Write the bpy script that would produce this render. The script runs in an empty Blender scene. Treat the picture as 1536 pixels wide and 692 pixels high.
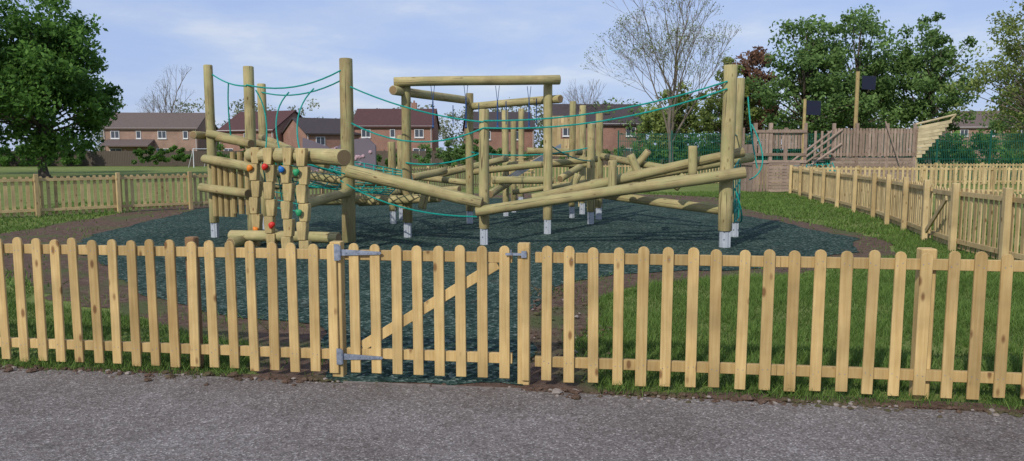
import bpy, bmesh, math, random
import numpy as np
from mathutils import Vector, Matrix, Euler
random.seed(7); rng=np.random.default_rng(7)
R=random.uniform
scn=bpy.context.scene
scn.view_settings.view_transform='Standard'
scn.view_settings.look='None'
scn.view_settings.exposure=0

# ---------------------------------------------------------------- materials
class NT:
    def __init__(s,name):
        s.m=bpy.data.materials.new(name); s.m.use_nodes=True
        s.t=s.m.node_tree; s.n=s.t.nodes; s.l=s.t.links
        s.b=s.n['Principled BSDF']; s.out=s.n['Material Output']
    def new(s,ty): return s.n.new(ty)
    def link(s,a,b): s.l.new(a,b)
    def coord(s,kind='Object',scale=(1,1,1),off=None):
        tc=s.new('ShaderNodeTexCoord'); mp=s.new('ShaderNodeMapping'); mp.inputs['Scale'].default_value=scale
        src=tc.outputs[kind]
        if off is not None:
            ad=s.new('ShaderNodeVectorMath'); ad.operation='ADD'; s.link(src,ad.inputs[0]); s.link(off,ad.inputs[1]); src=ad.outputs[0]
        s.link(src,mp.inputs['Vector']); return mp.outputs[0]
    def noise(s,vec,scale,detail=4,rough=.55):
        n=s.new('ShaderNodeTexNoise'); n.inputs['Scale'].default_value=scale; n.inputs['Detail'].default_value=detail; n.inputs['Roughness'].default_value=rough
        s.link(vec,n.inputs['Vector']); return n.outputs['Fac']
    def ramp(s,fac,stops):
        r=s.new('ShaderNodeValToRGB'); e=r.color_ramp.elements
        while len(e)<len(stops): e.new(.5)
        for i,(p,c) in enumerate(stops):
            e[i].position=p; e[i].color=(c[0],c[1],c[2],1) if hasattr(c,'__len__') else (c,c,c,1)
        s.link(fac,r.inputs[0]); return r.outputs[0]
    def mix(s,fac,a,b,mode='MIX'):
        m=s.new('ShaderNodeMix'); m.data_type='RGBA'; m.blend_type=mode
        for sock,v in ((m.inputs[0],fac),(m.inputs[6],a),(m.inputs[7],b)):
            if hasattr(v,'links'): s.link(v,sock)
            elif hasattr(v,'__len__'): sock.default_value=(*v[:3],1)
            else: sock.default_value=v
        return m.outputs[2]
    def bump(s,h,strength=.3,dist=.01):
        b=s.new('ShaderNodeBump'); b.inputs['Strength'].default_value=strength; b.inputs['Distance'].default_value=dist
        s.link(h,b.inputs['Height']); s.link(b.outputs[0],s.b.inputs['Normal'])
    def col(s,c,rough=.8,spec=.3):
        if hasattr(c,'links'): s.link(c,s.b.inputs['Base Color'])
        else: s.b.inputs['Base Color'].default_value=(*c,1)
        s.b.inputs['Roughness'].default_value=rough
        s.b.inputs['Specular IOR Level'].default_value=spec
        return s.m
    def attr(s,name='rnd'):
        a=s.new('ShaderNodeAttribute'); a.attribute_name=name; return a

def wood(name,c1,c2,knot,grain_axis=2,var=.25,use_obj=False,green=None):
    t=NT(name)
    if use_obj:
        oi=t.new('ShaderNodeObjectInfo'); rv=oi.outputs['Random']
    else: rv=t.attr().outputs['Fac']
    mu=t.new('ShaderNodeMath'); mu.operation='MULTIPLY'; mu.inputs[1].default_value=50
    t.link(rv,mu.inputs[0]); off=mu.outputs[0]
    sc=[26,26,26]; sc[grain_axis]=1.3
    v=t.coord('Object',tuple(sc),off)
    g=t.noise(v,2.2,5,.6)
    base=t.ramp(g,[(.28,c1),(.5,[(a+b)/2 for a,b in zip(c1,c2)]),(.72,c2)])
    sc2=[9,9,9]; sc2[grain_axis]=4.0
    vk=t.coord('Object',tuple(sc2),off)
    vo=t.new('ShaderNodeTexVoronoi'); vo.inputs['Scale'].default_value=1.0; t.link(vk,vo.inputs['Vector'])
    km=t.ramp(vo.outputs['Distance'],[(.09,.9),(.17,0)])
    base=t.mix(km,base,knot)
    big=t.noise(t.coord('Object',(3,3,3),off),1.0,3)
    base=t.mix(1.0,base,t.ramp(big,[(.3,(1-var,)*3),(.7,(1.08,)*3)]),'MULTIPLY')
    base=t.mix(1.0,base,t.ramp(rv,[(0,(.72,.69,.66)),(.5,(.95,.95,.95)),(1,(1.10,1.1,1.1))]),'MULTIPLY')
    if green:
        gm=t.ramp(t.noise(t.coord('Object',(5,5,2),off),1.3,4),[(.42,0),(.62,.7)])
        base=t.mix(gm,base,green)
    if use_obj:
        ck=t.noise(t.coord('Object',(30,30,.8),off),1.6,2,.4)
        base=t.mix(t.ramp(ck,[(.31,.8),(.355,0)]),base,(.07,.05,.03))
    t.bump(g,.35,.004)
    return t.col(base,.78,.2)

M={}
M['fence']=wood('fence_timber',(.47,.31,.12),(.64,.465,.21),(.20,.10,.04),var=.3)
M['fence_far']=wood('fence_timber_far',(.46,.34,.16),(.60,.46,.24),(.22,.12,.05))
M['fence_old']=wood('post_timber_brown',(.20,.11,.055),(.28,.17,.08),(.08,.04,.02))
M['log']=wood('log_timber',(.33,.265,.115),(.51,.42,.215),(.15,.09,.04),use_obj=True,green=(.33,.31,.14),var=.35)
M['logboard']=wood('log_board',(.36,.27,.115),(.54,.42,.20),(.2,.1,.04),var=.3)
M['ship']=wood('ship_timber',(.27,.195,.15),(.40,.305,.24),(.10,.07,.05))
M['shiplight']=wood('bow_timber',(.48,.39,.23),(.60,.50,.31),(.25,.15,.08),grain_axis=0)
t=NT('log_end'); v=t.coord('Object'); w=t.new('ShaderNodeTexWave'); w.wave_type='RINGS'; w.rings_direction='Z'; w.inputs['Scale'].default_value=16; w.inputs['Distortion'].default_value=2
t.link(v,w.inputs['Vector']); M['end']=t.col(t.mix(t.noise(v,6,3),t.ramp(w.outputs['Fac'],[(0,(.22,.14,.065)),(1,(.38,.27,.13))]),(.16,.11,.06)),.85)
def steel(name,a,b,sc,ro,me):
    t=NT(name); n=t.noise(t.coord('Object'),sc,3); t.col(t.ramp(n,[(.3,a),(.7,b)]),ro,.5); t.b.inputs['Metallic'].default_value=me; return t.m
M['steel']=steel('galvanised_steel',(.40,.43,.47),(.48,.51,.55),12,.5,.2)
M['hinge']=steel('hinge_steel',(.20,.24,.30),(.38,.42,.50),40,.42,.6)
t=NT('teal_rope'); n=t.noise(t.coord('Object'),60,2); M['rope']=t.col(t.ramp(n,[(.3,(.0,.17,.14)),(.7,(.01,.36,.29))]),.6)
for nm,c in (('red',(.6,.03,.02)),('blue',(.02,.16,.5)),('orange',(.75,.22,.02)),('green',(.03,.3,.12)),('bluegrip',(.02,.07,.2))):
    t=NT('hold_'+nm); n=t.noise(t.coord('Object'),12,2); M[nm]=t.col(t.mix(n,[x*.8 for x in c],c),.45)
t=NT('grass_ground'); v=t.coord('Object')
n1=t.noise(v,.09,5); n2=t.noise(v,1.6,7,.7); n3=t.noise(v,45,4,.75)
a=t.ramp(n1,[(.3,(.15,.19,.055)),(.7,(.225,.27,.09))]); b=t.ramp(n2,[(.3,(.65,.66,.6)),(.7,(1.25,1.2,1.1))])
c=t.mix(1.0,a,b,'MULTIPLY'); c=t.mix(1.0,c,t.ramp(n3,[(.3,(.5,.55,.5)),(.7,(1.3,1.25,1.2))]),'MULTIPLY'); t.bump(n3,.5,.03)
M['grassg']=t.col(c,.9,.1)
t=NT('rubber_mulch'); v=t.coord('Object')
vo=t.new('ShaderNodeTexVoronoi'); vo.inputs['Scale'].default_value=34; t.link(v,vo.inputs['Vector'])
sepc=t.new('ShaderNodeSeparateColor'); t.link(vo.outputs['Color'],sepc.inputs[0])
cc=t.ramp(sepc.outputs[0],[(0,(.012,.024,.020)),(.45,(.030,.058,.047)),(.8,(.052,.090,.074)),(1,(.16,.20,.17))])
big=t.ramp(t.noise(v,.7,6,.65),[(.3,(.68,.72,.74)),(.7,(1.3,1.25,1.18))])
cc=t.mix(1.0,cc,big,'MULTIPLY')
cc=t.mix(t.ramp(t.noise(v,1.7,7,.72),[(.56,0),(.72,.4)]),cc,(.10,.085,.065))
t.bump(vo.outputs['Distance'],.9,.02); M['mulch']=t.col(cc,1.0,.06)
t=NT('bare_soil'); v=t.coord('Object'); n=t.noise(v,9,8,.75); n2=t.noise(v,1.1,4)
cc=t.ramp(n,[(.3,(.055,.034,.024)),(.55,(.15,.098,.07)),(.75,(.25,.18,.135))])
cc=t.mix(t.ramp(n2,[(.5,0),(.64,.75)]),cc,(.09,.12,.04))
t.bump(n,.9,.05); M['soil']=t.col(cc,.95,.1)
t=NT('tarmac'); v=t.coord('Object')
vo=t.new('ShaderNodeTexVoronoi'); vo.inputs['Scale'].default_value=110; t.link(v,vo.inputs['Vector'])
sepc=t.new('ShaderNodeSeparateColor'); t.link(vo.outputs['Color'],sepc.inputs[0])
cc=t.ramp(sepc.outputs[0],[(0,(.108,.094,.086)),(.5,(.172,.152,.142)),(.85,(.222,.202,.192)),(1,(.38,.355,.335))])
pat=t.ramp(t.noise(v,.9,8,.7),[(.32,(.74,.70,.67)),(.5,(.96,.945,.93)),(.68,(1.17,1.17,1.18))])
cc=t.mix(1.0,cc,pat,'MULTIPLY')
fine=t.ramp(t.noise(v,28,5,.8),[(.32,(.68,.68,.68)),(.6,(1.12,1.12,1.12))]); cc=t.mix(1.0,cc,fine,'MULTIPLY')
spot=t.ramp(t.noise(v,5,3,.4),[(.66,0),(.74,.35)]); cc=t.mix(spot,cc,(.075,.066,.060))
t.bump(vo.outputs['Distance'],.5,.006); M['tarmac']=t.col(cc,.9,.15)
t=NT('concrete_edging'); n=t.noise(t.coord('Object'),18,6,.7); M['concrete']=t.col(t.ramp(n,[(.3,(.10,.085,.075)),(.7,(.24,.21,.19))]),.9); t.bump(n,.4,.01)
def leafmat(name,dark,light,trans=.42):
    t=NT(name); a=t.attr()
    c=t.ramp(a.outputs['Fac'],[(0,dark),(1,light)])
    t.link(c,t.b.inputs['Base Color']); t.b.inputs['Roughness'].default_value=.6; t.b.inputs['Specular IOR Level'].default_value=.2
    tr=t.new('ShaderNodeBsdfTranslucent'); t.link(c,tr.inputs['Color'])
    ms=t.new('ShaderNodeMixShader'); ms.inputs[0].default_value=trans
    t.link(t.b.outputs[0],ms.inputs[1]); t.link(tr.outputs[0],ms.inputs[2]); t.link(ms.outputs[0],t.out.inputs['Surface'])
    return t.m
M['leaf']=leafmat('leaf_green',(.030,.080,.015),(.15,.29,.055))
M['leafmid']=leafmat('leaf_mid',(.055,.11,.028),(.21,.33,.10))
M['leafyel']=leafmat('leaf_spring',(.10,.14,.03),(.32,.38,.11))
M['leafcop']=leafmat('leaf_copper',(.08,.04,.025),(.27,.15,.095))
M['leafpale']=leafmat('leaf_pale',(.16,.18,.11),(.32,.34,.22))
M['blade']=leafmat('grass_blade',(.055,.105,.018),(.20,.31,.07),.35)
t=NT('bark'); n=t.noise(t.coord('Object',(3,3,.6)),4,5); M['bark']=t.col(t.ramp(n,[(.3,(.05,.04,.03)),(.7,(.14,.115,.09))]),.95)
t=NT('bark_pale'); n=t.noise(t.coord('Object',(3,3,.6)),4,5); M['barkp']=t.col(t.ramp(n,[(.3,(.11,.09,.07)),(.7,(.20,.165,.13))]),.95)
def brick(name,c1,c2,mortar=(.33,.28,.24)):
    t=NT(name); v=t.coord('Object'); sp=t.new('ShaderNodeSeparateXYZ'); t.link(v,sp.inputs[0])
    ad=t.new('ShaderNodeMath'); ad.operation='ADD'; t.link(sp.outputs[0],ad.inputs[0]); t.link(sp.outputs[1],ad.inputs[1])
    cb=t.new('ShaderNodeCombineXYZ'); t.link(ad.outputs[0],cb.inputs[0]); t.link(sp.outputs[2],cb.inputs[1])
    br=t.new('ShaderNodeTexBrick'); br.inputs['Scale'].default_value=4.4; br.inputs['Color1'].default_value=(*c1,1); br.inputs['Color2'].default_value=(*c2,1); br.inputs['Mortar'].default_value=(*mortar,1); br.inputs['Mortar Size'].default_value=.02
    t.link(cb.outputs[0],br.inputs['Vector'])
    return t.col(t.mix(1.0,br.outputs[0],t.ramp(t.noise(v,.8,4),[(.3,(.8,.8,.8)),(.7,(1.1,1.1,1.1))]),'MULTIPLY'),.9,.15)
M['brickA']=brick('brick_brown',(.28,.165,.12),(.35,.22,.16)); M['brickC']=brick('brick_red',(.25,.115,.08),(.31,.155,.11))
def tile(name,c1,c2):
    t=NT(name); v=t.coord('Object'); w=t.new('ShaderNodeTexWave'); w.bands_direction='Z'; w.inputs['Scale'].default_value=2.2; w.inputs['Distortion'].default_value=.6; t.link(v,w.inputs['Vector'])
    n=t.noise(v,3,5); m=t.mix(.5,w.outputs['Color'],n); return t.col(t.ramp(m,[(.25,c1),(.75,c2)]),.85,.2)
M['tileR']=tile('roof_tile_red',(.065,.032,.032),(.115,.058,.053)); M['tileG']=tile('roof_tile_brown',(.10,.075,.065),(.17,.13,.115)); M['tileD']=tile('roof_tile_dark',(.045,.036,.038),(.085,.068,.068))
def plain(name,c,rough=.6,sc=8,met=0):
    t=NT(name); n=t.noise(t.coord('Object'),sc,4); t.col(t.mix(n,[x*.85 for x in c],[min(1,x*1.1) for x in c]),rough); t.b.inputs['Metallic'].default_value=met; return t.m
M['upvc']=plain('white_upvc',(.68,.68,.68),.4); M['glass']=plain('window_glass',(.07,.08,.10),.12)
M['door']=plain('door_paint',(.12,.06,.04)); M['meshgreen']=plain('green_mesh_steel',(.012,.10,.07),.5)
M['darkfence']=plain('dark_timber',(.10,.08,.06),.9,3); M['flag']=plain('flag_panel',(.012,.015,.035),.5)
M['wallgrey']=plain('climb_panel',(.15,.125,.15),.8,2); M['hold2']=plain('climb_hold',(.45,.30,.33),.7,4)
M['slide']=plain('slide_steel',(.45,.48,.52),.3,4,.7)
M['stone']=plain('stones',(.26,.22,.19),.95,20)

# ---------------------------------------------------------------- mesh builder
COLL=scn.collection
class MB:
    def __init__(s): s.v=[];s.f=[];s.mi=[];s.c=[]
    def add(s,vs,fs,mi=0,c=None):
        o=len(s.v); c=random.random() if c is None else c
        s.v+= [tuple(p) for p in vs]; s.c+=[c]*len(vs)
        for f in fs: s.f.append(tuple(i+o for i in f)); s.mi.append(mi)
    def box(s,ctr,size,rz=0,mi=0,c=None,mat=None):
        hx,hy,hz=[q/2 for q in size]
        m=mat if mat is not None else Matrix.Rotation(rz,3,'Z')
        vs=[Vector(ctr)+m@Vector((x*hx,y*hy,z*hz)) for x in(-1,1) for y in(-1,1) for z in(-1,1)]
        s.add(vs,[(0,1,3,2),(4,6,7,5),(0,4,5,1),(2,3,7,6),(0,2,6,4),(1,5,7,3)],mi,c)
    def tube(s,p0,p1,r0,r1,n=8,mi=0,c=None,caps=True):
        p0=Vector(p0);p1=Vector(p1);d=(p1-p0)
        if d.length<1e-6: return
        d.normalize(); a=d.orthogonal().normalized(); b=d.cross(a)
        vs=[]
        for p,r in((p0,r0),(p1,r1)):
            for i in range(n):
                an=2*math.pi*i/n; vs.append(p+(a*math.cos(an)+b*math.sin(an))*r)
        fs=[(i,(i+1)%n,n+(i+1)%n,n+i) for i in range(n)]
        if caps: fs+=[tuple(range(n-1,-1,-1)),tuple(range(n,2*n))]
        s.add(vs,fs,mi,c)
    def path(s,pts,r,n=6,mi=0,c=None):
        for a,b in zip(pts[:-1],pts[1:]): s.tube(a,b,r,r,n,mi,c)
    def prism(s,poly,origin,u,w,n,th,mi=0,c=None):
        o=Vector(origin);u=Vector(u);w=Vector(w);n=Vector(n)
        k=len(poly)
        vs=[o+u*a+w*b for a,b in poly]+[o+u*a+w*b+n*th for a,b in poly]
        fs=[tuple(range(k)),tuple(range(2*k-1,k-1,-1))]+[(i,i+k,(i+1)%k+k,(i+1)%k) for i in range(k)]
        s.add(vs,fs,mi,c)
    def obj(s,name,mats,parent=None,smooth=False,fix=True):
        me=bpy.data.meshes.new(name)
        me.from_pydata([tuple(v) for v in s.v],[],s.f)
        for m in mats: me.materials.append(M[m])
        me.polygons.foreach_set('material_index',s.mi)
        at=me.attributes.new('rnd','FLOAT','POINT'); at.data.foreach_set('value',s.c)
        if smooth: me.polygons.foreach_set('use_smooth',[True]*len(s.f))
        if fix:
            bm=bmesh.new(); bm.from_mesh(me); bmesh.ops.recalc_face_normals(bm,faces=bm.faces); bm.to_mesh(me); bm.free()
        o=bpy.data.objects.new(name,me); COLL.objects.link(o)
        if parent: o.parent=parent
        return o
def bevel(o,w=.0025):
    md=o.modifiers.new('bev','BEVEL'); md.width=w; md.segments=1; md.limit_method='ANGLE'
def npmesh(name,verts,nf,per,mat,cols,parent=None):
    me=bpy.data.meshes.new(name); nv=len(verts)
    me.vertices.add(nv); me.vertices.foreach_set('co',verts.astype(np.float32).ravel())
    me.loops.add(nf*per); me.loops.foreach_set('vertex_index',np.arange(nf*per,dtype=np.int32))
    me.polygons.add(nf); me.polygons.foreach_set('loop_start',np.arange(0,nf*per,per,dtype=np.int32))
    me.polygons.foreach_set('loop_total',np.full(nf,per,dtype=np.int32))
    me.materials.append(M[mat]); me.update(); me.validate()
    at=me.attributes.new('rnd','FLOAT','POINT'); at.data.foreach_set('value',cols.astype(np.float32))
    o=bpy.data.objects.new(name,me); COLL.objects.link(o)
    if parent: o.parent=parent
    return o
def empty(name,loc=(0,0,0)):
    e=bpy.data.objects.new(name,None); COLL.objects.link(e); e.location=loc; e.empty_display_size=.3; return e

# ---------------------------------------------------------------- ground
def poly_sheet(name,pts,z,mat,jit=0.0,sub=6):
    P=[]; n=len(pts)
    for i in range(n):
        a=Vector(pts[i]);b=Vector(pts[(i+1)%n]); L=(b-a).length; k=max(1,int(L*sub)) if jit>0 else 1
        nn=Vector((-(b-a).y,(b-a).x)).normalized()
        for j in range(k):
            p=a.lerp(b,j/k)
            if jit>0:
                q=math.sin(p.x*3.1+p.y*2.3)*.5+math.sin(p.x*7.7-p.y*5.1)*.3+R(-.35,.35); p=p+nn*q*jit
            P.append((p.x,p.y))
    bm=bmesh.new(); vs=[bm.verts.new((x,y,z)) for x,y in P]; f=bm.faces.new(vs)
    bmesh.ops.triangulate(bm,faces=[f])
    for f in bm.faces:
        f.normal_update()
        if f.normal.z<0: f.normal_flip()
    me=bpy.data.meshes.new(name); bm.to_mesh(me); bm.free(); me.materials.append(M[mat])
    o=bpy.data.objects.new(name,me); COLL.objects.link(o); return P
FL=lambda x: 5.094-.1317*x
poly_sheet('ground',[(-1500,-200),(1500,-200),(1500,2500),(-1500,2500)],0,'grassg')
mul=[(-7.3,12.4),(-8.15,14.9),(-8.8,21.7),(-6.5,25),(-3.7,26),(2.95,26),(5.4,21.6),(6.05,17.8),(6.35,13.9),(5.5,12.0),(3.45,10.3),(1.3,9.8),(.55,8.9),(.15,7.4),(.08,5.0),(-1.25,5.18),(-1.8,6.9),(-2.6,7.2),(-4.25,8.5),(-5.65,10.5)]
soil=[(-8.7,11.7),(-10.0,14.0),(-10.3,21.5),(-8,27.5),(-3.7,29),(3.2,30),(7.2,27),(6.6,21.5),(6.7,17.8),(6.9,13.8),(6.0,11.6),(3.7,9.75),(1.8,9.2),(1.15,8.5),(.72,7),(.6,5.3),(.6,4.7),(-1.7,4.95),(-2.1,6.2),(-3.0,6.7),(-5.0,8.1),(-6.5,9.8)]
poly_sheet('soil_border',soil,.004,'soil',.16,5)
poly_sheet('rubber_mulch_surface',mul,.012,'mulch',.09,6)
strip=[(-9,FL(-9)-.02),(-9,FL(-9)-.30),(7,FL(7)-.38),(7,FL(7)-.0)]
poly_sheet('soil_verge',strip,.008,'soil',.05,6)
tar=[(-60,-60),(60,-60),(60,FL(60)-.2)]+[(x,FL(x)-.17-.015*x) for x in (8,6,4,2,0,-2,-4,-6,-8)]+[(-60,FL(-60)-.15)]
poly_sheet('tarmac_path',tar,.018,'tarmac',0.022,6)
b=MB(); ang=math.atan(-.1317)
for i in range(2):
    x=-.86+i*.62; b.box((x,FL(x)-.145,.008),(.61,.022,.032),ang)
b.obj('concrete_edging',['concrete'])
def inpoly(px,py,P):
    P=np.array(P); x0,y0=P[:,0],P[:,1]; x1,y1=np.roll(x0,-1),np.roll(y0,-1)
    ins=np.zeros(len(px),bool)
    for a,b_,c,d in zip(x0,y0,x1,y1):
        cond=((b_>py)!=(d>py)); xx=(c-a)*(py-b_)/(d-b_+1e-12)+a; ins^=cond&(px<xx)
    return ins
GV=[];GC=[]
def grass(xr,yr,dens,h,w):
    n=int((xr[1]-xr[0])*(yr[1]-yr[0])*dens); x=rng.uniform(*xr,n); y=rng.uniform(*yr,n)
    edge=np.sin(x*2.1)*.1+np.sin(y*3.3+x)*.08
    k=~inpoly(x+edge,y+edge,soil)
    k|=(rng.random(n)<.05*(1+np.sin(x*3)*np.sin(y*2.3)))&~inpoly(x,y,mul)
    k&=(y>5.094-.1317*x-.115+rng.normal(0,.045,n))
    patch=np.sin(x*1.7+np.sin(y*1.3)*1.5)*np.sin(y*2.1+np.cos(x*.9)*2)+.4*np.sin(x*5.1+y*2.2)
    k&=rng.random(n)<np.clip(.95-.45*(patch<-.65),0,1)
    x=x[k];y=y[k];patch=patch[k];n=len(x)
    clump=.5+.5*np.sin(x*4.3+np.sin(y*3.1)*2)*np.sin(y*5.2+np.cos(x*2.7)*2)
    hh=h*(.35+.5*rng.random(n)+.6*clump)*(1+.2*np.clip(patch,-1,1)); an=rng.uniform(0,2*np.pi,n); ww=w*rng.uniform(.6,1.3,n)
    dx=np.cos(an)*ww/2;dy=np.sin(an)*ww/2; lean=rng.normal(0,.5,(n,2))*hh[:,None]
    z0=np.zeros(n)
    V=np.stack([np.stack([x-dx,y-dy,z0],1),np.stack([x+dx,y+dy,z0],1),np.stack([x+lean[:,0],y+lean[:,1],hh],1)],1)
    GV.append(V.reshape(-1,3)); c=np.clip(rng.normal(.45,.24,n)+.3*(clump-.5)+.12*patch,0,1)
    cc=np.stack([c*.55,c*.55,np.clip(c*1.3,0,1)],1); GC.append(cc.ravel())
grass((.4,7.5),(4.2,9.5),3200,.075,.009)
grass((1.2,8.5),(9.5,14),1100,.07,.015)
grass((5,11),(14,30),260,.08,.03)
grass((-7.5,-1.4),(5.2,8.5),3000,.07,.009)
grass((-12,-4.5),(8.5,16),500,.065,.02)
grass((-14,-8),(16,24),160,.07,.03)
V=np.concatenate(GV); npmesh('grass',V,len(V)//3,3,'blade',np.concatenate(GC))
b=MB()
def clod(b,x,y,r,mi):
    vs=[]
    for z,q in [(-.4,.8),(.1,1),(.6,.6)]:
        for i in range(6):
            a=i*math.pi/3+R(-.2,.2); vs.append((x+math.cos(a)*r*q*R(.75,1.2),y+math.sin(a)*r*q*R(.75,1.2),.014+r*.35+z*r*.75*R(.8,1.2)))
    fs=[(k*6+i,k*6+(i+1)%6,(k+1)*6+(i+1)%6,(k+1)*6+i) for k in range(2) for i in range(6)]+[tuple(range(12,18))]
    b.add(vs,fs,mi)
for i in range(1800):
    x=R(-6,6)
    if -1.2<x<.1 and R(0,1)<.85: continue
    if x<0 and R(0,1)<.4: continue
    y=FL(x)-.10-abs(random.gauss(0,.065))-(.022*x if x>0 else 0); clod(b,x,y,abs(random.gauss(0,.011))+.003,0 if R(0,1)<.85 else 1)
for i in range(500):
    x=R(.1,.9);y=R(5.1,9); clod(b,x,y,abs(random.gauss(0,.010))+.004,0 if R(0,1)<.9 else 1)
for i in range(200):
    x=R(-5,5); y=R(3.0,FL(x)-.2); clod(b,x,y,R(.002,.0045),1)
b.obj('soil_clods',['soil','stone'])

# ---------------------------------------------------------------- fences
def pale(b,p,tx,ny,w,h,th=.018,z0=.04,c=None,seg=6,tilt=0):
    r=w/2; pts=[(-r,z0),(r,z0)]
    hh=h-r*.9
    for i in range(seg+1):
        a=math.pi*i/seg; pts.append((r*math.cos(a),hh+r*.9*math.sin(a)))
    u=Vector((tx[0],tx[1],tilt)); w3=Vector((-tx[0]*tilt,-tx[1]*tilt,1))
    b.prism(pts,(p[0],p[1],0),u,w3,Vector((ny[0],ny[1],0)),th,0,c)
def fence(name,p0,p1,h=.97,sp=.155,w=.070,posts=(),front=1,mat='fence',seg=6,brown=False,posth=None,bev=False,psz=.095):
    p0=Vector(p0);p1=Vector(p1);d=p1-p0;L=d.length;d.normalize();n=Vector((d.y,-d.x))*front
    b=MB(); s=sp/2; nails=MB()
    while s<L:
        q=p0+d*(s+R(-.005,.005)); pale(b,q,d,n,w*R(.95,1.05),h+R(-.009,.009),z0=.04+R(-.010,.010),c=random.random(),seg=seg,tilt=R(-.011,.011)); s+=sp
        if bev:
            for z in (h-.085,.17):
                for o_ in (-.016,.016):
                    c=q+d*o_+n*.018; zz=z+R(-.012,.012); nails.tube((c.x,c.y,zz),(c.x+n.x*.001,c.y+n.y*.001,zz),.0035,.0035,6)
    rz=math.atan2(d.y,d.x)
    for z in (h-.085,.17):
        k=max(1,round(L/1.8))
        for i in range(k):
            c=p0+d*(L*(i+.5)/k)-n*.0195
            b.box((c.x,c.y,z),(L/k-.002,.036,.07),rz)
    o=b.obj(name,[mat])
    if bev: nails.obj('nails',['hinge'],parent=o)
    b=MB()
    for s in posts:
        c=p0+d*s-n*.088
        ph=(posth or h+.03); b.box((c.x,c.y,ph/2-.05),(psz,psz,ph+.1),rz)
    if posts:
        q=b.obj('posts',['fence_old' if brown else mat],parent=o); bevel(q,.008)
    if bev: bevel(o)
    return o
F0=lambda x: Vector((x,FL(x)))
fence('picket_fence',F0(-7.5),F0(-1.26),posts=(5.2,),brown=True,bev=True,posth=.985,sp=.152,psz=.075)
fence('picket_fence',F0(.155),F0(6.5),posts=(2.52,4.4),bev=True,h=.975,sp=.160,posth=.985)
g=empty('picket_gate',(0,0,0)); d=(F0(1)-F0(0)).normalized(); n=Vector((d.y,-d.x)); rz=math.atan2(d.y,d.x)
b=MB(); x=-1.10
for k in range(8):
    q=F0(x); pale(b,q,d,n,.070,.965+R(-.006,.006),z0=.05,tilt=R(-.005,.005)); x+=.150
x0=-1.17;x1=-.0
for z in (.885,.185):
    c=(F0(x0)+F0(x1))/2-n*.0195; b.box((c.x,c.y,z),((F0(x1)-F0(x0)).length,.036,.07),rz)
a3=F0(-1.06)-n*.02;c3=F0(-.1)-n*.02
A=Vector((a3.x,a3.y,.235));C=Vector((c3.x,c3.y,.84)); mid=(A+C)/2; dd=(C-A); L=dd.length; dd.normalize(); nn=Vector((n.x,n.y,0)); up=nn.cross(dd)
b.box(mid,(L,.032,.07),mat=Matrix((dd,nn,up)).transposed(),c=.8)
bevel(b.obj('gate_leaf',['fence'],parent=g))
b=MB()
for px_,hh in ((-1.235,.975),(.078,.985)):
    c=F0(px_)-n*.035; b.box((c.x,c.y,hh/2-.05),(.08,.08,hh+.1),rz,c=.6)
pale(b,F0(-1.255)+n*.0065,d,n,.068,.965,c=.9); pale(b,F0(.095)+n*.0065,d,n,.05,.96,c=.5)
bevel(b.obj('gate_posts',['fence'],parent=g),.004)
b=MB()
for z in (.905,.165):
    c=F0(-1.215)+n*.028; b.box((c.x,c.y,z),(.036,.006,.115),rz)
    c=F0(-1.19)+n*.034; b.tube((c.x,c.y,z-.05),(c.x,c.y,z+.05),.008,.008,8)
    c=F0(-1.185)+n*.0225; b.prism([(0,-.022),(0,.022),(.28,.010),(.29,0),(.28,-.010)],(c.x,c.y,z),(d.x,d.y,0),(0,0,1),(n.x,n.y,0),.005)
    for q in (.04,.12,.19,.26):
        c=F0(-1.185)+d*q+n*.0275; b.tube((c.x,c.y,z),(c.x+n.x*.004,c.y+n.y*.004,z),.006,.005,8)
c=F0(.02)+n*.034; b.box((c.x,c.y,.915),(.12,.008,.016),rz); b.box((F0(.085)+n*.034).to_3d()+Vector((0,0,.915)),(.035,.012,.045),rz)
c=F0(.0)+n*.042; b.tube((c.x,c.y,.91),(c.x,c.y,.945),.006,.006,8)
b.obj('hinges_and_latch',['hinge'],parent=g)
fence('picket_fence',(-16.5,14.2),(-8.3,21.9),h=1.0,sp=.15,w=.075,mat='fence_far',seg=4,posts=[i*1.85+1.0 for i in range(6)],front=-1,posth=1.06)
fence('picket_fence',(-8.3,21.9),(-1.0,34.5),h=1.0,sp=.17,w=.075,mat='fence_far',seg=3,posts=[i*2. for i in range(7)])
fence('picket_fence',(-1.0,34.5),(10.5,38),h=1.0,sp=.17,w=.075,mat='fence_far',seg=3,posts=[i*2. for i in range(6)])
fence('picket_fence',(10.7,29.0),(8.85,18.4),h=1.02,sp=.15,w=.075,mat='fence_far',seg=4,posts=[.1,1.9,3.7,5.5,7.3,9.1],front=-1,posth=1.1)
fence('picket_fence',(8.85,18.4),(7.55,13.6),h=1.02,sp=.15,w=.075,mat='fence_far',seg=4,posts=[.1,1.7,3.3,4.9],front=-1,posth=1.1)
fence('picket_fence',(7.2,12.2),(6.9,9.4),h=1.02,sp=.15,w=.075,mat='fence_far',seg=4,posts=[.05,1.6],front=-1,posth=1.1)
fence('picket_fence',(11,36),(34,38),h=1.05,sp=.17,w=.075,mat='fence_far',seg=3,posts=[i*2.4 for i in range(9)])
fence('picket_fence',(10.7,29.0),(24,27.5),h=1.05,sp=.17,w=.075,mat='fence_far',seg=3,posts=[i*2.4 for i in range(5)])
g=fence('picket_gate',(7.5,13.45),(7.22,12.3),h=1.0,sp=.15,w=.075,mat='fence_far',seg=4,front=-1)
b=MB(); A=Vector((7.42,13.4,.2));C=Vector((7.15,12.35,.85)); dd=(C-A);L=dd.length;dd.normalize();nn=Vector((dd.y,-dd.x,0)).normalized();up=nn.cross(dd)
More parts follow.
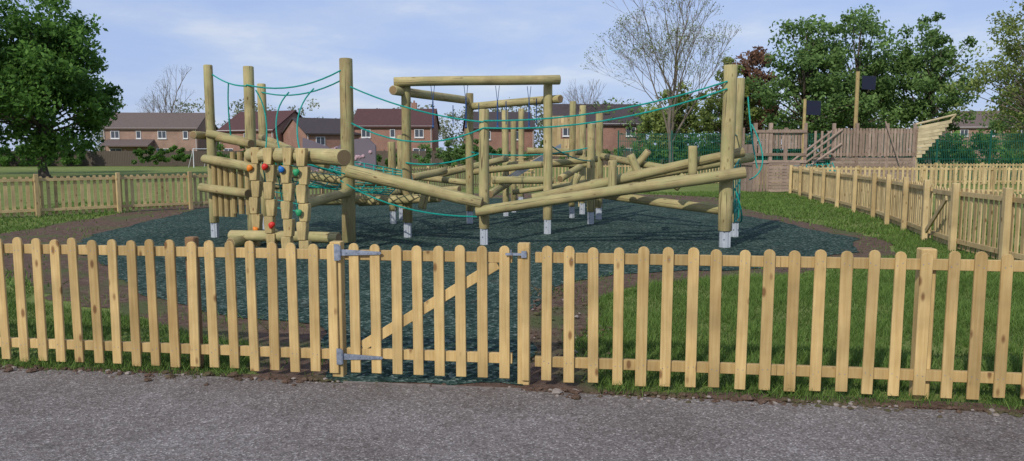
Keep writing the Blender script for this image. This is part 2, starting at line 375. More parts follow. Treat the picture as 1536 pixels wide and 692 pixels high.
b.box((A+C)/2+Vector((-.07,0,0)),(L,.03,.08),mat=Matrix((dd,nn,up)).transposed()); b.obj('brace',['fence_far'],parent=g)

# ---------------------------------------------------------------- climbing frame
cf=empty('climbing_frame')
def log(name,p0,p1,r0,r1=None,n=20,parent=cf,seg=6):
    r1=r1 or r0; p0=Vector(p0);p1=Vector(p1);d=p1-p0;L=d.length
    vs=[];fs=[];mi=[]; ph=R(0,6)
    zs=[0,.012]+[L*i/seg for i in range(1,seg)]+[L-.012,L]
    for k,z in enumerate(zs):
        q=z/L; r=r0+(r1-r0)*q
        if k in(0,len(zs)-1): r-=.012
        wob=.008*math.sin(z*2.3+ph)
        for i in range(n):
            a=2*math.pi*i/n; rr=r*(1+.025*math.sin(3*a+ph+z)+.012*math.sin(5*z+ph))
            vs.append((rr*math.cos(a)+wob,rr*math.sin(a)+.005*math.cos(z*1.7+ph),z))
    m=len(zs)
    for k in range(m-1):
        for i in range(n): fs.append((k*n+i,k*n+(i+1)%n,(k+1)*n+(i+1)%n,(k+1)*n+i)); mi.append(0)
    fs.append(tuple(range(n-1,-1,-1)));mi.append(1);fs.append(tuple(range((m-1)*n,m*n)));mi.append(1)
    me=bpy.data.meshes.new(name);me.from_pydata(vs,[],fs);me.materials.append(M['log']);me.materials.append(M['end'])
    me.polygons.foreach_set('material_index',mi);me.polygons.foreach_set('use_smooth',[x==0 for x in mi])
    o=bpy.data.objects.new(name,me);COLL.objects.link(o);o.location=p0;o.rotation_mode='QUATERNION';o.rotation_quaternion=d.to_track_quat('Z','Y')
    o.parent=parent; return o
feet=MB()
def post(x,y,h,r,foot=.30):
    log('post',(x,y,foot*.92),(x+R(-.02,.02),y,h),r,r*.95)
    if foot>.05:
        feet.tube((x,y,-.05),(x,y,foot),r*.8,r*.8,12)
        feet.box((x,y-r*.62,foot*.6),(r*1.3,.012,foot*1.1)); feet.box((x,y+r*.62,foot*.6),(r*1.3,.012,foot*1.1))
        for q in (.35,.75):
            feet.tube((x-r*.3,y-r*.62-.018,foot*q+.04),(x-r*.3,y-r*.62,foot*q+.04),.014,.014,6,1)
P=dict(P1=(-5.55,14.1,3.18,.085),P2=(-4.66,13.6,3.1,.095),P3=(-5.06,15.56,2.97,.09),P4=(-2.89,13.37,3.21,.12),P5=(-1.95,14.1,2.96,.09),P6=(-.94,16.87,2.88,.09),P7=(-.48,12.98,2.32,.09),P8=(.69,14.68,3.02,.09),P9=(3.56,12.61,3.01,.115),P10=(4.18,14.21,2.95,.10),
 Q1=(-.15,18.81,2.62,.085),Q2=(.26,22.28,2.85,.09),Q3=(1.80,19.41,2.77,.09),Q4=(1.74,16.72,2.21,.09),Q5=(2.05,17.88,2.5,.09),Q6=(-2.65,16.87,1.82,.09),Q7=(-2.6,17.88,1.99,.09),Q8=(1.45,18.3,2.8,.08),Q9=(.05,20,2.4,.08))
for k,(x,y,h,r) in P.items(): post(x,y,h,r,foot=0.0 if k in('P4','P2') else .31)
L=[((-2.84,13.12,1.27),(-.50,12.74,.75),.115,.10),((-.61,12.74,.60),(3.80,12.38,1.27),.085,.095),((.345,13.0,.80),(3.95,13.0,1.6),.085,.085),((1.4,13.5,1.02),(4.4,13.9,1.50),.08,.085),
((1.7,14,.81),(3.66,12.85,.60),.075,.085),((-2.94,14.6,.64),(-1.3,13.6,.78),.08,.085),((-3.7,14.0,.69),(-1.95,14.9,.68),.08,.08),
((-4.55,13.25,1.55),(-2.42,11.0,1.52),.115,.125),((-5.62,13.95,1.47),(-4.4,12.95,1.33),.085,.085),((-5.67,14.3,1.9),(-4.6,13.45,1.74),.08,.08),((-5.79,13.9,1.91),(-5.62,15.2,1.89),.07,.07),((-5.7,13.9,.96),(-4.63,13.3,.87),.08,.08),
((-5.6,14.0,1.95),(-3.9,14.6,1.55),.07,.07),((-5.06,15.4,1.9),(-3.3,13.6,1.35),.07,.07),((-4.9,15.3,1.2),(-3.0,13.5,1.1),.07,.07),
((-2.14,13.93,2.86),(.90,14.5,2.955),.085,.09),((-2.13,13.8,2.70),(-.95,16.95,2.72),.085,.085),((-.95,17.0,2.60),(.92,14.6,2.60),.08,.08),
((-2.09,16,1.07),(-1.5,17,1.18),.08,.08),((-1.67,17.5,1.08),(-.13,18.5,1.44),.08,.08),((-.42,16,1.01),(.88,16.2,1.0),.08,.08),((.36,18.5,1.63),(1.73,18.8,1.58),.08,.08),((1.08,17,1.0),(1.6,17.8,1.26),.08,.08),((-.45,15.5,.74),(.03,17,1.0),.08,.08),((-2.3,15.5,.76),(-1.0,14.5,.89),.07,.07),
((-.9,16.9,1.15),(1.9,16.9,1.45),.07,.07),((-.2,18.8,1.3),(2.1,17.9,1.3),.07,.07),((2.1,17.8,1.5),(3.4,15.5,1.2),.08,.08),((2.9,16.2,1.62),(2.4,16.6,.9),.075,.075),((1.9,16.7,.9),(4.1,14.3,1.15),.07,.07),((.7,14.7,.75),(1.75,16.7,.8),.08,.08),((.0,17,.7),(1.8,16.8,.95),.06,.06),
((-4.75,12.75,.20),(-2.75,11.95,.24),.09,.09),((-4.6,12.3,.12),(-4.2,13.4,.16),.09,.09),((-2.7,17.4,1.1),(-.9,16.9,.9),.07,.07),((-2.65,16.9,.7),(-1.95,14.2,.9),.07,.07),((-5.06,15.5,.9),(-2.9,16.9,.9),.07,.07),((-3.35,12.3,.75),(-2.85,13.3,.9),.08,.08)]
for a,b_,r0,r1 in L: log('log_beam',a,b_,r0,r1)
for (x,y,z0,z1,lx) in ((1.70,12.80,.86,1.46,0.0),(3.05,12.84,1.20,1.70,.0),(2.45,14.2,1.0,1.55,-.25),(2.75,12.86,.98,1.2,.18),(-1.6,13.4,.6,1.0,.1),(1.15,15.5,.7,1.15,.2)):
    log('step_log',(x,y,z0),(x+lx,y,z1),.075,.075)
# stepped uprights: a column of stacked blocks, each leaning the other way
b=MB()
Us=[(-4.34,12.7,1.68),(-3.95,12.25,1.67),(-3.52,11.75,1.67),(-3.15,11.3,1.66)]
for i,(x,y,h) in enumerate(Us):
    nb=6; st=h/nb; tone=R(.35,.95)
    for k in range(nb):
        sh=.016*(1 if (k+i)%2 else -1); z0=k*st; z1=(k+1)*st-.004
        w0,w1=.058,.078
        b.prism([(-w0+sh,z0),(w0+sh,z0),(w1+sh,z0+st*.75),(w1-.004+sh,z1),(-w1+.004+sh,z1),(-w1+sh,z0+st*.75)],(x,y+.012*((k+i)%2),0),(1,-.12,0),(0,.06,1),(.12,1,0),.13,0,min(1,tone+R(-.15,.15)))
bevel(b.obj('notched_uprights',['logboard'],parent=cf),.008)
def blob(name,p,r,mat,parent=cf):
    bm=bmesh.new(); bmesh.ops.create_icosphere(bm,subdivisions=3,radius=r); s=R(0,9)
    for v in bm.verts:
        c=v.co; q=1+.22*math.sin(c.x/r*2.5+s)*math.cos(c.z/r*2.2+s); v.co=Vector((c.x*q,c.y*.7,c.z*q*1.1))
    me=bpy.data.meshes.new(name);bm.to_mesh(me);bm.free();me.materials.append(M[mat]);me.polygons.foreach_set('use_smooth',[True]*len(me.polygons))
    o=bpy.data.objects.new(name,me);COLL.objects.link(o);o.location=p;o.parent=parent
for (m,i,dx,z) in (('orange',0,-.06,1.33),('red',1,-.05,1.36),('blue',2,-.06,1.33),('green',3,-.07,1.30),('red',1,.05,.42),('green',3,-.04,.7),('orange',0,.03,.3)):
    x,y,h=Us[i]; blob('climbing_hold',(x+dx,y-.03+.06*z,z),.05,m)
b=MB()
for i in range(4): b.tube((-5.42+i*.125,13.85-i*.05,.43),(-5.42+i*.125,13.85-i*.05,1.42+R(-.05,.05)),.055,.05,10,c=R(0,.3))
for z in (.6,1.2): b.box((-5.24,13.88,z),(.5,.04,.06),-.4,c=.2)
for i in range(3): b.tube((-4.98+i*.16,13.6-i*.1,.5),(-4.98+i*.16,13.6-i*.1,1.6),.05,.05,10,c=R(0,.3))
b.obj('plank_panel',['logboard'],parent=cf)
def sag(a,b_,s,n=10):
    a=Vector(a);b_=Vector(b_); return [a.lerp(b_,i/n)-Vector((0,0,s*4*(i/n)*(1-i/n))) for i in range(n+1)]
b=MB(); rr=.0135
for a,c,s in (((-5.5,14.1,3.02),(-4.66,13.5,2.75),.06),((-4.66,13.5,2.77),(-2.95,13.3,3.0),.16),((-5.06,15.5,2.8),(-2.95,13.4,2.85),.15),
 ((-2.8,13.3,2.72),(-.48,12.9,2.1),.10),((-2.8,13.3,2.10),(-.48,12.9,2.0),.28),((-.48,12.9,2.12),(3.5,12.5,2.74),.17),((-.48,12.9,2.0),(3.5,12.5,2.62),.20),
 ((-1.95,14.0,1.4),(-.48,12.95,1.6),.1),((.7,14.6,1.75),(1.74,16.7,1.4),.08),((-.94,16.8,1.6),(1.74,16.7,1.7),.12),((3.6,12.6,2.2),(4.18,14.2,1.9),.1)):
    b.path(sag(a,c,s),rr)
def curve3(p0,p1,p2,n=10):
    p0,p1,p2=map(Vector,(p0,p1,p2)); return [p0*(1-t)**2+p1*2*t*(1-t)+p2*t*t for t in [i/n for i in range(n+1)]]
for q in (((-5.1,13.85,2.84),(-5.15,13.85,2.4),(-5.1,13.9,1.75)),((-4.5,13.5,2.68),(-4.25,13.5,2.3),(-4.3,13.3,1.6)),((-3.9,13.45,2.64),(-4.25,13.4,2.3),(-3.95,13.0,1.6)),((-3.45,13.4,2.7),(-3.85,13.3,2.3),(-3.5,12.6,1.6)),
 ((4.3,14.0,2.6),(4.35,13.9,1.8),(4.45,13.8,1.3)),((4.35,13.9,2.1),(4.7,13.6,1.3),(4.25,13.6,1.1)),((3.7,12.6,1.0),(3.9,12.4,.3),(4.1,13.9,.35)),((-3.0,13.3,1.1),(-2.0,13,.5),(-.6,12.9,.5))):
    b.path(curve3(*q),rr)
def net(c00,c10,c01,c11,nu,nv,s,r=.010):
    c00,c10,c01,c11=map(Vector,(c00,c10,c01,c11))
    def P_(u,v): return c00*(1-u)*(1-v)+c10*u*(1-v)+c01*(1-u)*v+c11*u*v-Vector((0,0,s*16*u*(1-u)*v*(1-v)))
    for i in range(nu+1): b.path([P_(i/nu,j/nv) for j in range(nv+1)],r,5)
    for j in range(nv+1): b.path([P_(i/nu,j/nv) for i in range(nu+1)],r,5)
net((-3.75,12.9,1.46),(-1.75,13.6,.90),(-4.3,15.2,1.62),(-2.1,15.8,1.18),12,10,.14,.013)
net((-3.9,13.7,1.0),(-2.3,14.2,.8),(-4.0,14.9,1.2),(-2.2,15.2,1.0),8,6,.1,.012)
net((-5.0,15.2,1.5),(-4.2,14.9,1.3),(-4.9,15.3,.5),(-4.1,15,.4),5,6,.0,.012)
net((3.75,12.9,1.3),(4.2,14.0,1.5),(3.8,12.9,.4),(4.2,14.0,.4),3,5,0,.012)
for x in (-1.45,-.85,-.27,.32):
    y=13.93+(x+2.14)*.1875
    for o_ in (-.035,.035): b.tube((x+o_,y,2.82),(x,y,2.5),.006,.006,5,2)
    b.tube((x,y,2.52),(x,y,2.05),.014,.014,6,2); b.tube((x-.02,y,2.06),(x+.02,y,2.06),.03,.03,8,2)
    y2=16.9-(x+1.45)*1.2
    b.tube((x+.15,y2,2.62),(x+.15,y2,2.15),.010,.010,6,2)
b.obj('ropes_and_nets',['rope','steel','bluegrip'],parent=cf)
feet.obj('steel_feet',['steel','hinge'],parent=cf)
b=MB()
for i in range(9):
    if i in (3,4,5): b.box((1.15+i*.10,22,1.72),(.094,.03,.5)); b.box((1.15+i*.10,22,2.45),(.094,.03,.35))
    else: b.box((1.15+i*.10,22,2.05),(.094,.03,1.15))
for x in (1.1,2.0): b.tube((x,22.1,0),(x,22.1,2.75),.07,.07,12)
b.box((1.55,22.6,1.35),(1.0,1.1,.06)); b.tube((.0,21.2,1.0),(1.15,22,1.6),.06,.06,10)
for i in range(6): b.box((.25,20.2+i*.12,1.05+i*.08),(.7,.10,.03))
b.obj('lookout_panel',['fence_far'],parent=cf)
b=MB()
for off in (-.22,.22): b.prism([(0,0),(2.2,.9),(2.2,1.05),(0,.15)],(-.3,18.2+off,.75),(.7,.6,0),(0,0,1),(0,1,0),.03)
b.prism([(0,0),(2.2,.9),(2.2,.93),(0,.03)],(-.3,18.01,.76),(.7,.6,0),(0,0,1),(0,1,0),.40)
b.obj('slide',['slide'],parent=cf)

bw=MB()
bw.prism([(0,0),(1.9,0),(1.9,1.9),(1.5,2.3),(.3,2.15),(0,1.8)],(-8.7,38,0),(1,0,0),(0,0,1),(0,1,0),.25,0,.4)
bw.prism([(0,0),(1.7,0),(1.8,1.5),(1.2,1.9),(.1,2.3)],(-10.6,38.3,0),(1,.1,0),(0,0,1),(0,1,0),.25,0,.4)
for i in range(26):
    x=R(-10.3,-7);z=R(.3,1.9); bw.tube((x,37.93,z),(x,37.99 if x>-8.7 else 38.5,z),.05,.10,7,1)
bw.obj('bouldering_wall',['wallgrey','hold2'])

# ---------------------------------------------------------------- pirate ship play structure
ship=empty('pirate_ship_climbing_frame')
b=MB(); Y=30
for x in (9.55,10.15,11.5): b.box((x,Y,1.35),(.13,.13,2.75))
b.box((9.6,Y+1.8,1.3),(.13,.13,2.6)); b.box((11.4,Y+1.8,1.3),(.13,.13,2.6))
for i in range(3): b.box((9.72+i*.14,Y-.05,1.95),(.115,.03,.9))
for i in range(10): b.box((10.28+i*.125,Y+.02,2.1),(.095,.03,.75),c=R(0,1))
for i in range(9): b.box((10.7,Y-.09,.08+i*.13),(1.2,.03,.115),c=R(.2,1))
for z in (1.22,1.5,2.4): b.box((10.5,Y-.08,z),(2.1,.05,.11))
for i in range(9): b.box((9.56,Y+.15+i*.19,.95),(.03,.15,1.9),c=R(0,.6))
b.box((10.5,Y+.95,1.1),(2.0,2.0,.08),c=.1)
for i in range(4): b.box((9.68+i*.13,Y-.06,.55),(.10,.03,1.1),c=R(0,.5))
b.tube((11.45,Y,0),(11.45,Y,3.65),.07,.06,12,2)
Y=33
b.tube((14.95,Y+.3,0),(14.95,Y+.3,5.05),.09,.08,12,2)
for i in range(27):
    x=13.95+i*.135; b.box((x,Y-.05,2.0+R(-.02,.02)),(.095,.03,1.2),c=R(0,1))
for z in (1.5,2.45): b.box((15.7,Y-.01,z),(3.7,.05,.12))
for x in (13.9,14.9,16.2,17.4): b.box((x,Y+.02,1.4),(.13,.1,2.85))
for i in range(12): b.box((13.9+i*.3,Y+2,1.95),(.10,.03,1.2),c=R(0,.8))
for i in range(11): b.box((15.6,Y-.0,.07+i*.12),(3.6,.04,.11),c=R(0,.7))
b.box((15.6,Y+1,1.3),(3.6,2,.08))
for s0 in (0,.9):
    A=Vector((12.3,Y-.3+s0,1.15));C=Vector((14.2,Y-.1+s0,2.55)); b.tube(A,C,.05,.05,8); b.tube(A-Vector((0,0,.5)),C-Vector((0,0,.6)),.05,.05,8)
for i in range(7): b.box((12.5+i*.2,Y+.1,.55+i*.16),(.2,.9,.05))
b.tube((16.6,Y-.3,1.2),(16.0,Y-.2,2.9),.03,.03,6)
b.obj('hull_and_deck',['ship','ship','logboard'],parent=ship)
b=MB()
for i in range(10):
    z0=1.35+i*.138; xa=17.46; xb=17.55+(i+1)*.135
    b.box(((xa+xb)/2,Y-.1,z0+.07+(i*.012)),(xb-xa,.04,.13),c=R(.3,1),mat=Matrix.Rotation(-.05-.016*i,3,'Y'))
b.tube((17.4,Y-.02,2.78),(19.1,Y-.02,3.2),.05,.04,8); b.tube((17.5,Y-.02,1.35),(19.1,Y-.02,3.2),.05,.04,8)
b.tube((17.5,Y+.05,0),(17.5,Y+.05,1.4),.08,.08,8)
b.obj('bow',['shiplight'],parent=ship)
b=MB(); b.prism([(0,0),(.55,-.03),(.56,.52),(0,.55)],(11.5,29.95,3.05),(1,0,0),(0,0,1),(0,1,0),.03); b.prism([(0,0),(.58,-.03),(.6,.55),(0,.58)],(15.15,33.3,4.3),(1,0,0),(0,0,1),(0,1,0),.03)
b.obj('flags',['flag'],parent=ship)
b=MB()
for i in range(9): b.tube((11.7+i*.22,32,1.0+.02*i),(11.7+i*.22,31,.1),.02,.02,5)
for j in range(7): b.tube((11.7,32-j*.15,1.0-j*.14),(13.5,32-j*.15,1.1-j*.14),.02,.02,5)
b.obj('climbing_net',['rope'],parent=ship)
b=MB(); x=6.0
while x<60: b.box((x,43,1.3),(.022,.012,2.6)); x+=.10
for z in (.2,.7,1.2,1.7,2.2,2.6): b.box((33,43.02,z),(54,.02,.03))
for i in range(19): b.box((6+i*3,43.06,1.4),(.07,.07,2.8))
b.obj('green_mesh_fence',['meshgreen'],fix=False)

# ---------------------------------------------------------------- houses
def house(name,cx,cy,w,dp,eave,ridge,wall,roof,rz=0,wins=4,chim=True,porch=False):
    e=empty(name,(cx,cy,0)); e.rotation_euler=(0,0,rz)
    b=MB(); hw,hd=w/2,dp/2
    b.prism([(-hd,0),(hd,0),(hd,eave),(0,ridge-.05),(-hd,eave)],(-hw,0,0),(0,1,0),(0,0,1),(1,0,0),w)
    b.obj('walls',[wall],parent=e)
    b=MB(); ov=.35; sl=(ridge-eave)/hd
    for s in(-1,1):
        b.prism([(0,ridge+.1),(s*(hd+ov),ridge+.1-sl*(hd+ov)),(s*(hd+ov),ridge-.08-sl*(hd+ov)),(0,ridge-.08)],(-hw-.2,0,0),(0,1,0),(0,0,1),(1,0,0),w+.4)
    b.obj('roof',[roof],parent=e)
    f=MB();gl=MB()
    def win(x,z,ww,hh):
        f.box((x,-hd-.02,z),(ww,.10,hh)); gn=2 if ww>1 else 1
        for k in range(gn):
            pw=(ww-.08*(gn+1))/gn; gl.box((x-ww/2+.08+pw/2+k*(pw+.08),-hd-.045,z+.03),(pw,.08,hh-.18))
        f.box((x,-hd-.06,z-hh/2-.04),(ww+.1,.16,.06))
    for i in range(wins):
        x=-hw+w*(i+.5)/wins
        win(x,eave-1.0,1.15 if i%2==0 else .65,1.05)
        if i%2==0: win(x,1.45,1.6,1.2)
    f.box((0,-hd-.30,eave-.12),(w+.3,.07,.12))
    for x in (-hw+.15,hw-.15): f.tube((x,-hd-.12,0),(x,-hd-.12,eave-.2),.035,.035,6)
    f.obj('window_frames',['upvc'],parent=e); gl.obj('window_glass',['glass'],parent=e)
    dm=MB(); dm.box((-hw+w*1.5/wins,-hd-.03,1.0),(.95,.12,2.0)); dm.obj('door',['door'],parent=e)
    if chim:
        c=MB(); c.box((hw*.45,0,ridge+.35),(.7,.6,1.0)); c.tube((hw*.45,0,ridge+.8),(hw*.45,0,ridge+1.15),.12,.1,8); c.obj('chimney',[wall],parent=e)
    if porch:
        c=MB(); c.prism([(-2.2,2.3),(-2.2,2.45),(0,3.3),(0,2.3)],(-hw+.5,-hd,0),(0,1,0),(0,0,1),(1,0,0),w*.5); c.obj('porch_roof',[roof],parent=e)
house('brick_house',-49.4,108,12.5,8,4.9,7.0,'brickA','tileG',0.05,4,porch=True,chim=False)
house('brick_house',-33.2,104,9.5,8,4.5,7.0,'brickC','tileR',-.45,3,chim=False)
house('brick_house',-24.5,98,7.0,9,3.9,5.8,'brickC','tileD',.6,2,chim=False)
house('brick_house',-15.0,100,10.0,8,4.9,7.1,'brickC','tileR',.0,3)
house('brick_house',-1.8,98,8,8,4.6,6.6,'brickC','tileD',0.15,2,chim=False)
house('brick_house',9.8,92,11.0,8,4.9,7.2,'brickC','tileD',0.06,3,chim=False)
house('brick_house',75,122,12,8,5.5,8.0,'brickA','tileG',-.2,3)
b=MB(); x=-95
while x<30:
    b.box((x,85,.85),(.17,.04,1.7+R(-.03,.03)),c=R(0,1)); x+=.19
    if abs((x%2.4))<.19: b.box((x,85.1,.9),(.12,.1,1.9))
b.obj('garden_fence',['darkfence'],fix=False)
b=MB(); b.tube((-32.6,78,0),(-32.6,78,1.9),.05,.05,8); b.tube((-31.6,79.5,0),(-31.6,79.5,1.9),.05,.05,8); b.tube((-32.6,78,1.9),(-31.6,79.5,1.9),.05,.05,8)
b.tube((-32.6,78,1.9),(-33.4,78.6,0),.03,.03,6); b.tube((-31.6,79.5,1.9),(-32.4,80.1,0),.03,.03,6)
b.obj('football_goal',['upvc'])

# ---------------------------------------------------------------- trees
def leaves(centers,rads,per,size,flat=.8):
    C=np.repeat(np.array(centers),per,0); Rr=np.repeat(np.array(rads),per); n=len(C)
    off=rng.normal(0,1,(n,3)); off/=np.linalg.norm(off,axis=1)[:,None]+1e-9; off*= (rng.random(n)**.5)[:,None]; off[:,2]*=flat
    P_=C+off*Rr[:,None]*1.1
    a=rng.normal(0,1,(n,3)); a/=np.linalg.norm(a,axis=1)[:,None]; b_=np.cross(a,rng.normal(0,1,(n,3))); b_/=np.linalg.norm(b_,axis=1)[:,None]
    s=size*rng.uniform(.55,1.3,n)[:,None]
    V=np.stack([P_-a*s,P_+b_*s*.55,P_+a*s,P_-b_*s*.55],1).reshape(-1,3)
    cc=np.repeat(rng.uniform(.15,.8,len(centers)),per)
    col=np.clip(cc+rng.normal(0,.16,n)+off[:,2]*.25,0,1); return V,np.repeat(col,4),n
def leafy(name,x,y,h,rad,zc,rz,tr,mat,nc=130,per=110,size=.16,bark='bark',crad=.22,expo=.4):
    e=empty(name,(x,y,0)); b=MB(); cs=[];rs=[]; zlow=zc-rz; k=0
    while len(cs)<nc and k<5000:
        k+=1
        v=Vector((random.gauss(0,1),random.gauss(0,1),random.gauss(0,1))).normalized()*(R(0,1)**expo)
        lump=1+.20*math.sin(v.x*4+x)+.15*math.sin(v.z*5+y)+.12*math.sin(v.y*6)
        p=Vector((v.x*rad*lump*(1-.25*max(0,v.z)),v.y*rad*lump*(1-.25*max(0,v.z)),zc+v.z*rz))
        if p.z<1.5: continue
        cs.append(tuple(p)); rs.append(rad*crad*R(.5,1.25))
    z0=max(1.2,zlow*.8+.6)
    pts=[Vector((0,0,-.1)),Vector((R(-.1,.1),0,z0*.5)),Vector((R(-.2,.2),0,z0)),Vector((R(-.3,.3),R(-.3,.3),zc)),Vector((R(-.4,.4),R(-.4,.4),zc+rz*.7))]
    rr_=[tr*1.15,tr*.85,tr*.75,tr*.45,tr*.12]
    b.tube(pts[0],pts[0]+Vector((0,0,.3)),tr*1.5,tr*1.1,10,caps=False)
    for i in range(4): b.tube(pts[i],pts[i+1],rr_[i],rr_[i+1],10,caps=False)
    for i in range(0,len(cs),2):
        c=Vector(cs[i]); t_=min(.95,max(.0,(c.z-z0)/(zc+rz-z0)*.6))
        st=pts[2].lerp(pts[4],t_); m=st.lerp(c,.5)+Vector((R(-.3,.3),R(-.3,.3),R(-.1,.5)))
        r=tr*.28*(1-t_*.6); b.tube(st,m,r,r*.6,5,caps=False); b.tube(m,c,r*.6,r*.15,5,caps=False)
    b.obj('trunk',[bark],parent=e,smooth=True,fix=False)
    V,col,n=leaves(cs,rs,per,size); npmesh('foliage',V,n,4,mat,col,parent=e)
def bare(name,x,y,h,tr,spread=.55,depth=7,bark='barkp',buds=None,seed=1,per=3):
    rs=random.Random(seed); e=empty(name,(x,y,0)); b=MB(); tips=[]
    def rec(p,d,L,r,k):
        q=p+d*L*.5+Vector((rs.gauss(0,.03),rs.gauss(0,.03),0))*L; e2=q+(d+Vector((rs.gauss(0,.12),rs.gauss(0,.12),.06))).normalized()*L*.5
        b.tube(p,q,r,r*.85,6 if k<3 else 4,caps=False); b.tube(q,e2,r*.85,r*.7,6 if k<3 else 4,caps=False)
        if k>=depth: tips.append(tuple(e2)); return
        nb=2 if rs.random()<.45 else 3
        if k==0: nb=5
        for i in range(nb):
            a=2*math.pi*i/nb+rs.uniform(-.6,.6); s=spread*rs.uniform(.6,1.25)*(1 if i else .25)
            o=d.orthogonal().normalized(); o=Matrix.Rotation(a,3,d)@o
            st=e2 if (i==0 or k>2) else q.lerp(e2,rs.uniform(.1,1))
            dd=(d+o*s*1.3+Vector((0,0,.10))).normalized(); rec(st,dd,L*rs.uniform(.66,.80)*(1.12 if not i else 1),max(.009,r*(rs.uniform(.42,.58) if i else .72)),k+1)
    rec(Vector((0,0,-.1)),Vector((0,0,1)),h*.27,tr,0)
    b.obj('trunk',[bark],parent=e,fix=False)
    if buds:
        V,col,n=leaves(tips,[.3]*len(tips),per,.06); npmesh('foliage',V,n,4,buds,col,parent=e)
leafy('broadleaf_tree',-28.9,47,11.4,5.4,6.2,5.1,.30,'leaf',230,140,.16,crad=.185,expo=.5)
leafy('broadleaf_tree',-38.5,52,10,4.5,6,4,.28,'leaf',90,90,.2)
leafy('broadleaf_tree',23.0,60,12.5,4.0,7.0,5.4,.3,'leafmid',130,90,.16,crad=.22,expo=.5)
leafy('broadleaf_tree',28.0,62,13.3,4.6,7.3,5.9,.3,'leafmid',170,90,.16,crad=.19,expo=.5)
leafy('broadleaf_tree',32.8,60,12.8,3.8,7.0,5.4,.3,'leafmid',120,90,.16,crad=.21,expo=.5)
leafy('copper_beech_tree',20.2,66,10.5,3.0,6.4,4.4,.25,'leafcop',80,90,.18,crad=.25)
leafy('conifer_tree',17.6,63,8.8,2.2,4.8,4.3,.22,'leafyel',70,90,.16,crad=.25)
leafy('broadleaf_tree',15.2,72,8,3.0,4.6,3.4,.22,'leafyel',60,90,.18,crad=.25)
leafy('birch_tree',31.2,46,12,4.1,6.7,5.4,.18,'leafyel',160,60,.11,bark='barkp',crad=.19,expo=.5)
leafy('birch_tree',37,50,12,4.2,7,5.2,.2,'leafyel',130,55,.12,bark='barkp',crad=.2,expo=.5)
bare('bare_tree',11.5,55,12.8,.19,.46,7,buds='leafyel',seed=3)
bare('bare_tree',8.6,92,11.0,.2,.5,6,seed=9)
bare('bare_tree',-50.5,112,12.0,.22,.5,6,buds='leafpale',seed=4)
def mass(name,items,mat,per,size):
    cs=[];rs=[]
    for (x,y,z,r,n) in items:
        for i in range(n):
            v=Vector((random.gauss(0,1),random.gauss(0,1),random.gauss(0,1))).normalized()*(R(0,1)**.4)
            cs.append((x+v.x*r,y+v.y*r*.7,max(.3,z+v.z*z*.95))); rs.append(r*.3)
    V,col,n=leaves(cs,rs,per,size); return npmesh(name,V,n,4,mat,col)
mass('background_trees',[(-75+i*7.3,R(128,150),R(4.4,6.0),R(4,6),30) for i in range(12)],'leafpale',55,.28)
mass('background_trees',[(-58+i*5.3,R(118,126),R(2.8,3.9),R(3,4.5),22) for i in range(9)],'leafmid',60,.25)
mass('background_trees',[(12+i*4.4,R(82,100),R(3.3,4.8),R(3,4.5),24) for i in range(9)],'leafmid',70,.22)
mass('background_trees',[(45+i*9,R(90,120),R(4,6),R(5,7),30) for i in range(9)],'leafmid',60,.3)
mass('background_trees',[(14+i*3,R(68,72),R(1.3,1.9),R(2,3),18) for i in range(17)],'leaf',80,.2)
mass('hedge',[(-5.2+i*.8,60,1.35,.8,9) for i in range(5)],'leafmid',160,.09)
mass('hedge',[(-40+i*1.2,82,1.15,.9,9) for i in range(5)],'leaf',120,.12)
mass('hedge',[(-72+i*2.2,83,1.35,1.6,12) for i in range(12)],'leaf',90,.16)
mass('shrub',[(-31+i*2.3,81+R(-1,1),R(.7,1.35),R(.8,1.6),9) for i in range(9)],'leaf',90,.13)
mass('shrub',[(-9+i*2.1,80+R(-1,1),R(.8,1.5),R(.9,1.6),9) for i in range(12)],'leafmid',90,.13)
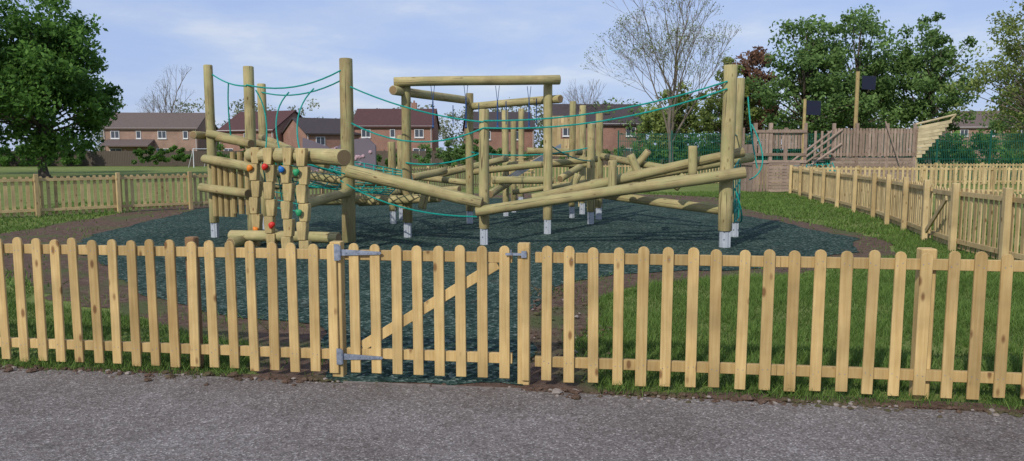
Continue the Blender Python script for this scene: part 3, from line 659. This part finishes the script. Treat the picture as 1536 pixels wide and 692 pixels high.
# ---------------------------------------------------------------- light / sky
el=math.radians(36); az=math.radians(-150)
sv=Vector((math.sin(az)*math.cos(el),math.cos(az)*math.cos(el),math.sin(el)))
sl=bpy.data.lights.new('sun','SUN'); sl.energy=3.2; sl.angle=math.radians(.8); sl.color=(1,.95,.86)
so=bpy.data.objects.new('sun',sl); COLL.objects.link(so); so.rotation_mode='QUATERNION'; so.rotation_quaternion=sv.to_track_quat('Z','Y')
w=bpy.data.worlds.new('World'); scn.world=w; w.use_nodes=True; nt=w.node_tree; N=nt.nodes; Lk=nt.links
bg=N['Background']; sky=N.new('ShaderNodeTexSky'); sky.sky_type='NISHITA'; sky.sun_disc=False; sky.sun_elevation=el; sky.sun_rotation=az; sky.air_density=1.0; sky.dust_density=1.0; sky.ozone_density=2.5
tc=N.new('ShaderNodeTexCoord'); mp=N.new('ShaderNodeMapping'); mp.inputs['Scale'].default_value=(1.3,1.3,5.0); Lk.new(tc.outputs['Generated'],mp.inputs[0])
nz=N.new('ShaderNodeTexNoise'); nz.inputs['Scale'].default_value=3.0; nz.inputs['Detail'].default_value=8; nz.inputs['Roughness'].default_value=.58; Lk.new(mp.outputs[0],nz.inputs['Vector'])
cr=N.new('ShaderNodeValToRGB'); e=cr.color_ramp.elements; e[0].position=.38; e[0].color=(3.7,4.75,7.6,1); e[1].position=.74; e[1].color=(6.8,7.1,7.9,1); m_=e.new(.54); m_.color=(4.5,5.4,7.7,1); Lk.new(nz.outputs['Fac'],cr.inputs[0])
mx=N.new('ShaderNodeMix'); mx.data_type='RGBA'; mx.inputs[0].default_value=.8; Lk.new(sky.outputs[0],mx.inputs[6]); Lk.new(cr.outputs[0],mx.inputs[7])
Lk.new(mx.outputs[2],bg.inputs['Color']); bg.inputs['Strength'].default_value=.115

cam=bpy.data.cameras.new('camera'); co=bpy.data.objects.new('camera',cam); COLL.objects.link(co); scn.camera=co
co.location=(0,0,1.6); co.rotation_euler=(math.radians(90-5.92),0,0); cam.sensor_width=36; cam.lens=26.67; cam.clip_end=5000
